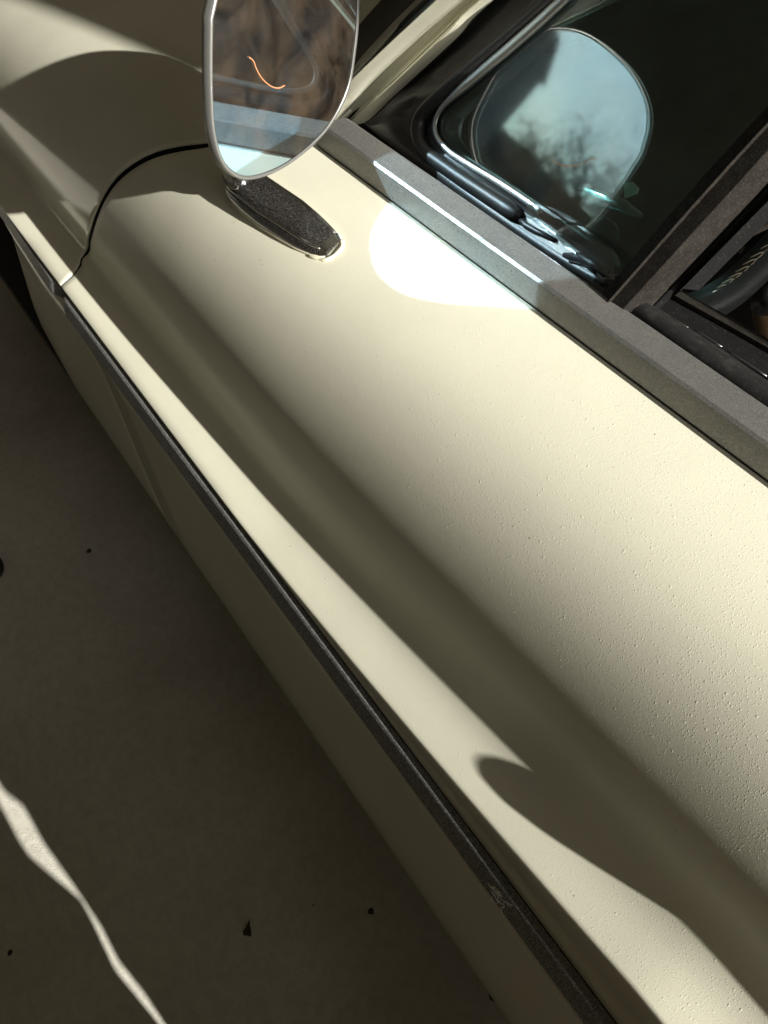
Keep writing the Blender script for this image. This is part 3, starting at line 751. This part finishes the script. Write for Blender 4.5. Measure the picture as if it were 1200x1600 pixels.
for nm_, b_, lb in (('garage_wall', (-1.9, 4.2, 1.9, 2.0, 0, 2.7), 'dark timber garage wall on the driver side of the car'),
                ('garage_wall', (-1.9, 4.2, -3.3, -3.2, 0, 2.7), 'dark timber garage wall on the far side of the car'),
                ('garage_wall', (4.2, 4.3, -3.3, 2.0, 0, 2.7), 'dark timber garage end wall in front of the car'),
                ('garage_wall', (-2.0, -1.9, .45, 1.9, 0, 2.7), 'dark timber wall beside the garage doorway behind the photographer'),
                ('garage_wall', (-2.0, -1.9, -3.2, -2.3, 0, 2.7), 'dark timber wall beside the garage doorway on the far side'),
                ('garage_wall', (-1.96, -1.91, -3.2, -.815, 2.31, 2.7), 'dark timber panel added over the far half of the garage doorway to shade the upper fender'),  # added unseen panel, sized to shade the fender in front of the pillar
                ('garage_roof', (-1.95, 4.35, -3.35, 2.05, 2.7, 2.8), 'dark timber roof over the garage')):
    o = mesh_obj(nm_, *box(*b_), PLASTER, smooth=False); tag(o, lb, 'roof' if 'roof' in nm_ else 'wall')

V, Fq = slab([Vector((-1.90, y, z)) for y, z in ((.46, 1.775), (.46, 2.12), (-.6125, 2.12), (-.527, 1.775))], Vector((1, 0, 0)), .02)  # unseen slab added across the doorway to keep sun off the lower fender
o = mesh_obj('shade_plank', V, Fq, PLASTER, smooth=False); tag(o, 'unseen plank added across the near corner of the garage doorway to shade the lower fender', 'plank')

# unseen boards added behind the photographer, outlines shaped to throw the floor shade
BLOCKER = mat('plywood', (.35, .24, .14), .7)
fl_u = [(0, 1222), (30, 1245), (60, 1300), (110, 1370), (130, 1400), (150, 1430), (175, 1480), (215, 1530), (262, 1600)]
fl_l = [(-40, 1200), (0, 1255), (30, 1312), (45, 1335), (70, 1357), (110, 1391), (126, 1405), (145, 1440), (180, 1515), (245, 1595)]
def back(P, x):   # up the sunlight to the plane at x
    return P + LDIR * ((x - P.x) / LDIR.x)
XO = -.35
up = [back(hz(p, 0), XO - .06) for p in fl_u]; lo = [back(hz(p, 0), XO) for p in fl_l]
print('occluder edges', [tuple(round(c, 3) for c in p) for p in up], [tuple(round(c, 3) for c in p) for p in lo])
def sheet(edge, yfar, x, name, lb):
    e = [Vector((x, p.y, p.z)) for p in sorted(edge, key=lambda p: p.z)]
    if yfar < 0:
        e = [Vector((x, e[0].y, 0))] + e + [Vector((x, e[-1].y, 1.05))]
        V, Fq = slab(e + [Vector((x, -.3468, 1.05)), Vector((x, -.2618, .71)), Vector((x, -.2093, .50)), Vector((x, -.204, .46)), Vector((x, -.198, .42)), Vector((x, -.192, .37)), Vector((x, -.190, .3)), Vector((x, -.190, 0))], Vector((1, 0, 0)), .02)
        o = mesh_obj(name, V, Fq, BLOCKER, smooth=False); tag(o, lb, 'board'); return o
    e = [Vector((x, e[0].y, 0))] + e + [Vector((x, e[-1].y, 1.02))]
    poly = e + [Vector((x, yfar, e[-1].z)), Vector((x, yfar, 0))]
    V, Fq = slab(poly, Vector((1, 0, 0)), .03); o = mesh_obj(name, V, Fq, BLOCKER, smooth=False); tag(o, lb, 'board'); return o
sheet(lo, .75, XO, 'shade_board', 'wide added board shaped to shade the floor, out of view behind the photographer')
sheet(up, -.16, XO - .06, 'shade_board', 'narrow added board shaped to shade the floor and sill, out of view by the rear flank')

# debris on the floor
LEAF = mat('dried_leaf', (.045, .03, .02), .9)
def leaf(p, size, rot, lb, kind=0):
    P = hz(p, .002); r = random.Random(int(p[0])); n = 9; pts_ = []
    shape = [(0, 1), (.12, .55), (.30, .25), (.55, -.25), (.60, -.5), (.2, -.42), (-.15, -.5), (-.35, -.2), (-.15, .3)] if kind == 0 else [(math.cos(a) * r.uniform(.5, 1), math.sin(a) * r.uniform(.5, 1)) for a in [k * .7 for k in range(9)]]
    V = [Vector((0, 0, .002))]
    for (x, y) in shape:
        c, s = math.cos(rot), math.sin(rot); V.append(Vector(((x * c - y * s) * size, (x * s + y * c) * size, r.uniform(.001, size * .4))))
    Fq = [(0, i, i % 9 + 1) for i in range(1, 10)]
    V2 = V + [v - Vector((0, 0, .0008)) for v in V]; Fq2 = Fq + [(c + 10, b + 10, a + 10) for a, b, c in Fq] + [(i, i + 10, i % 9 + 11, i % 9 + 1) for i in range(1, 10)]
    o = mesh_obj('dry_leaf', V2, Fq2, LEAF); o.location = P; tag(o, lb, 'leaf'); return o
leaf((386, 1454), .015, 3.9, 'dark curled leaf fragment lying on the concrete, largest scrap in the open floor')
leaf((775, 1557), .016, .5, 'dark leaf scrap on the concrete close under the door sill', 1)
leaf((580, 1424), .006, .5, 'small dark leaf crumb on the concrete between the large scrap and the sill', 1)
leaf((139, 861), .007, .9, 'tiny dark leaf crumb on the floor left of the rub strip middle', 1)
leaf((16, 1489), .005, .9, 'speck of dry leaf in the lower left beside the sunlit streak', 1)

# dark rubber object at the left edge of the floor
P = hz((-22, 893), .0); V, Fq = lathe([(0, .0), (0, .035), (.012, .036), (.02, .03), (.022, 0)], 0, 0, 0, 24)
V = [Vector((v.x, v.z, v.y)) for v in V]; o = mesh_obj('rubber_foot', V, Fq, RUBBER); o.location = P; tag(o, 'black rubber foot at the left edge of the floor', 'rubber foot')

# ------------------------------------------------------------------ what the mirror and panes reflect, behind the car
GRASS = mat('dry_grass', (.16, .14, .07), .9)
HOUSE = mat('render_wall', (.25, .22, .18), .8)
hb = empty('house', (-34, -10, 0)); tag(hb, 'taller house across the street behind the car', 'house')
hc = empty('house', (-47, -6, 0)); tag(hc, 'long low house farthest back behind the trees', 'house')
part(hc, 'wall', *box(-50, -44, -8, 2.5, 0, 3.2), HOUSE, smooth=False)
part(hc, 'roof', [(-51, -8.5, 3.2), (-43.5, -8.5, 3.2), (-43.5, 3, 3.2), (-51, 3, 3.2), (-47, -7, 4.9), (-47, 1.5, 4.9)], [(0, 1, 4), (1, 2, 5, 4), (2, 3, 5), (3, 0, 4, 5), (0, 3, 2, 1)], UNDER, smooth=False)
part(hb, 'wall', *box(-38, -30, -13, -3.1, 0, 6.6), HOUSE, smooth=False)
V = [(-39, -14, 6.6), (-29.6, -14, 6.6), (-29.6, -2.9, 6.6), (-39, -2.9, 6.6), (-34, -12, 8.6), (-34, -5, 8.6)]
part(hb, 'roof', V, [(0, 1, 4), (1, 2, 5, 4), (2, 3, 5), (3, 0, 4, 5), (0, 3, 2, 1)], mat('roof_tiles', (.06, .05, .045), .8), smooth=False)
LEAFM = mat('foliage', (.07, .085, .04), .7); BARK = mat('bark', (.07, .055, .04), .9)
def tree(loc, h, r, seed, lb):
    rg = random.Random(seed); t = empty('tree', loc); tag(t, lb, 'tree', 'trees behind the car')
    vf = [tube([Vector((0, 0, 0)), Vector((.1, 0, h * .3)), Vector((0, .1, h * .6))], [.22, .17, .10], 8)]; ends = []
    for i in range(16):
        a = rg.uniform(0, 6.28); z0 = h * rg.uniform(.28, .6); e = Vector((math.cos(a) * r * rg.uniform(.4, 1), math.sin(a) * r * rg.uniform(.4, 1), z0 + h * rg.uniform(.1, .45)))
        vf.append(tube(cr([Vector((0, 0, z0)), Vector((e.x * .4, e.y * .4, z0 + (e.z - z0) * .6)), e], 6), [.10, .09, .07, .05, .04, .03], 5)); ends.append(e)
        for k in range(5):
            e2 = e + Vector((rg.gauss(0, .5), rg.gauss(0, .5), rg.gauss(.3, .4))); vf.append(tube([e * .75 + Vector((0, 0, z0 * .25)), e2], [.035, .02], 4)); ends.append(e2)
    V, Fq = join(*vf); mesh_obj('trunk', V, Fq, BARK, t)
    V = []; Fq = []
    for e in ends:
        for k in range(8):
            c = e + Vector((rg.gauss(0, .38), rg.gauss(0, .38), rg.gauss(0, .32))); u = Vector((rg.gauss(0, 1), rg.gauss(0, 1), rg.gauss(0, 1))).normalized() * .11; v = u.orthogonal().normalized() * .05
            o = len(V); V += [c - u, c + v, c + u, c - v]; Fq.append((o, o + 1, o + 2, o + 3))
    mesh_obj('crown', V, Fq, LEAFM, t, smooth=False)
tree((-38, -.9, 0), 5.4, 2.0, 3, 'lowest tree standing straight behind the car next to the pole')
tree((-42, 4.5, 0), 6.6, 2.2, 5, 'slimmer tree standing farthest from the pole behind the car')
tree((-36, 1.6, 0), 6.6, 2.2, 8, 'broad tree standing between two others behind the car')
pole = empty('utility_pole', (-29, -2.9, 0)); tag(pole, 'wooden utility pole with crossarm behind the car', 'utility pole')
V, Fq = tube([Vector((-29, -2.9, 0)), Vector((-29, -2.9, 8.2))], .13, 10); part(pole, 'shaft', V, Fq, BARK)
part(pole, 'crossarm', *box(-29.1, -28.9, -3.8, -2.0, 7.6, 7.75), BARK, smooth=False)
for y in (-4.7, -4.2, -3.5, -3.1):
    V, Fq = tube(cr([Vector((-29 + dx, y + 1 + t, z)) for dx, t, z in ((-16, -16, 7.0), (0, 0, 7.8), (12, 15, 5.4))], 20), .03, 5)
    o = mesh_obj('overhead_wire', V, Fq, RUBBER); tag(o, {-4.7: 'outermost wire on the far end of the pole crossarm', -4.2: 'wire between the far end and the middle of the crossarm', -3.5: 'wire just past the middle of the pole crossarm', -3.1: 'wire on the near end of the pole crossarm'}[y], 'wire', 'overhead wires on the pole')
print('objects', len(bpy.data.objects))
for n_, p in (('strip', (.4, -.205, .51)), ('sill', (.4, -.1915, .33)), ('arch', (1.4, -.205, .38))): print(n_, proj(p))
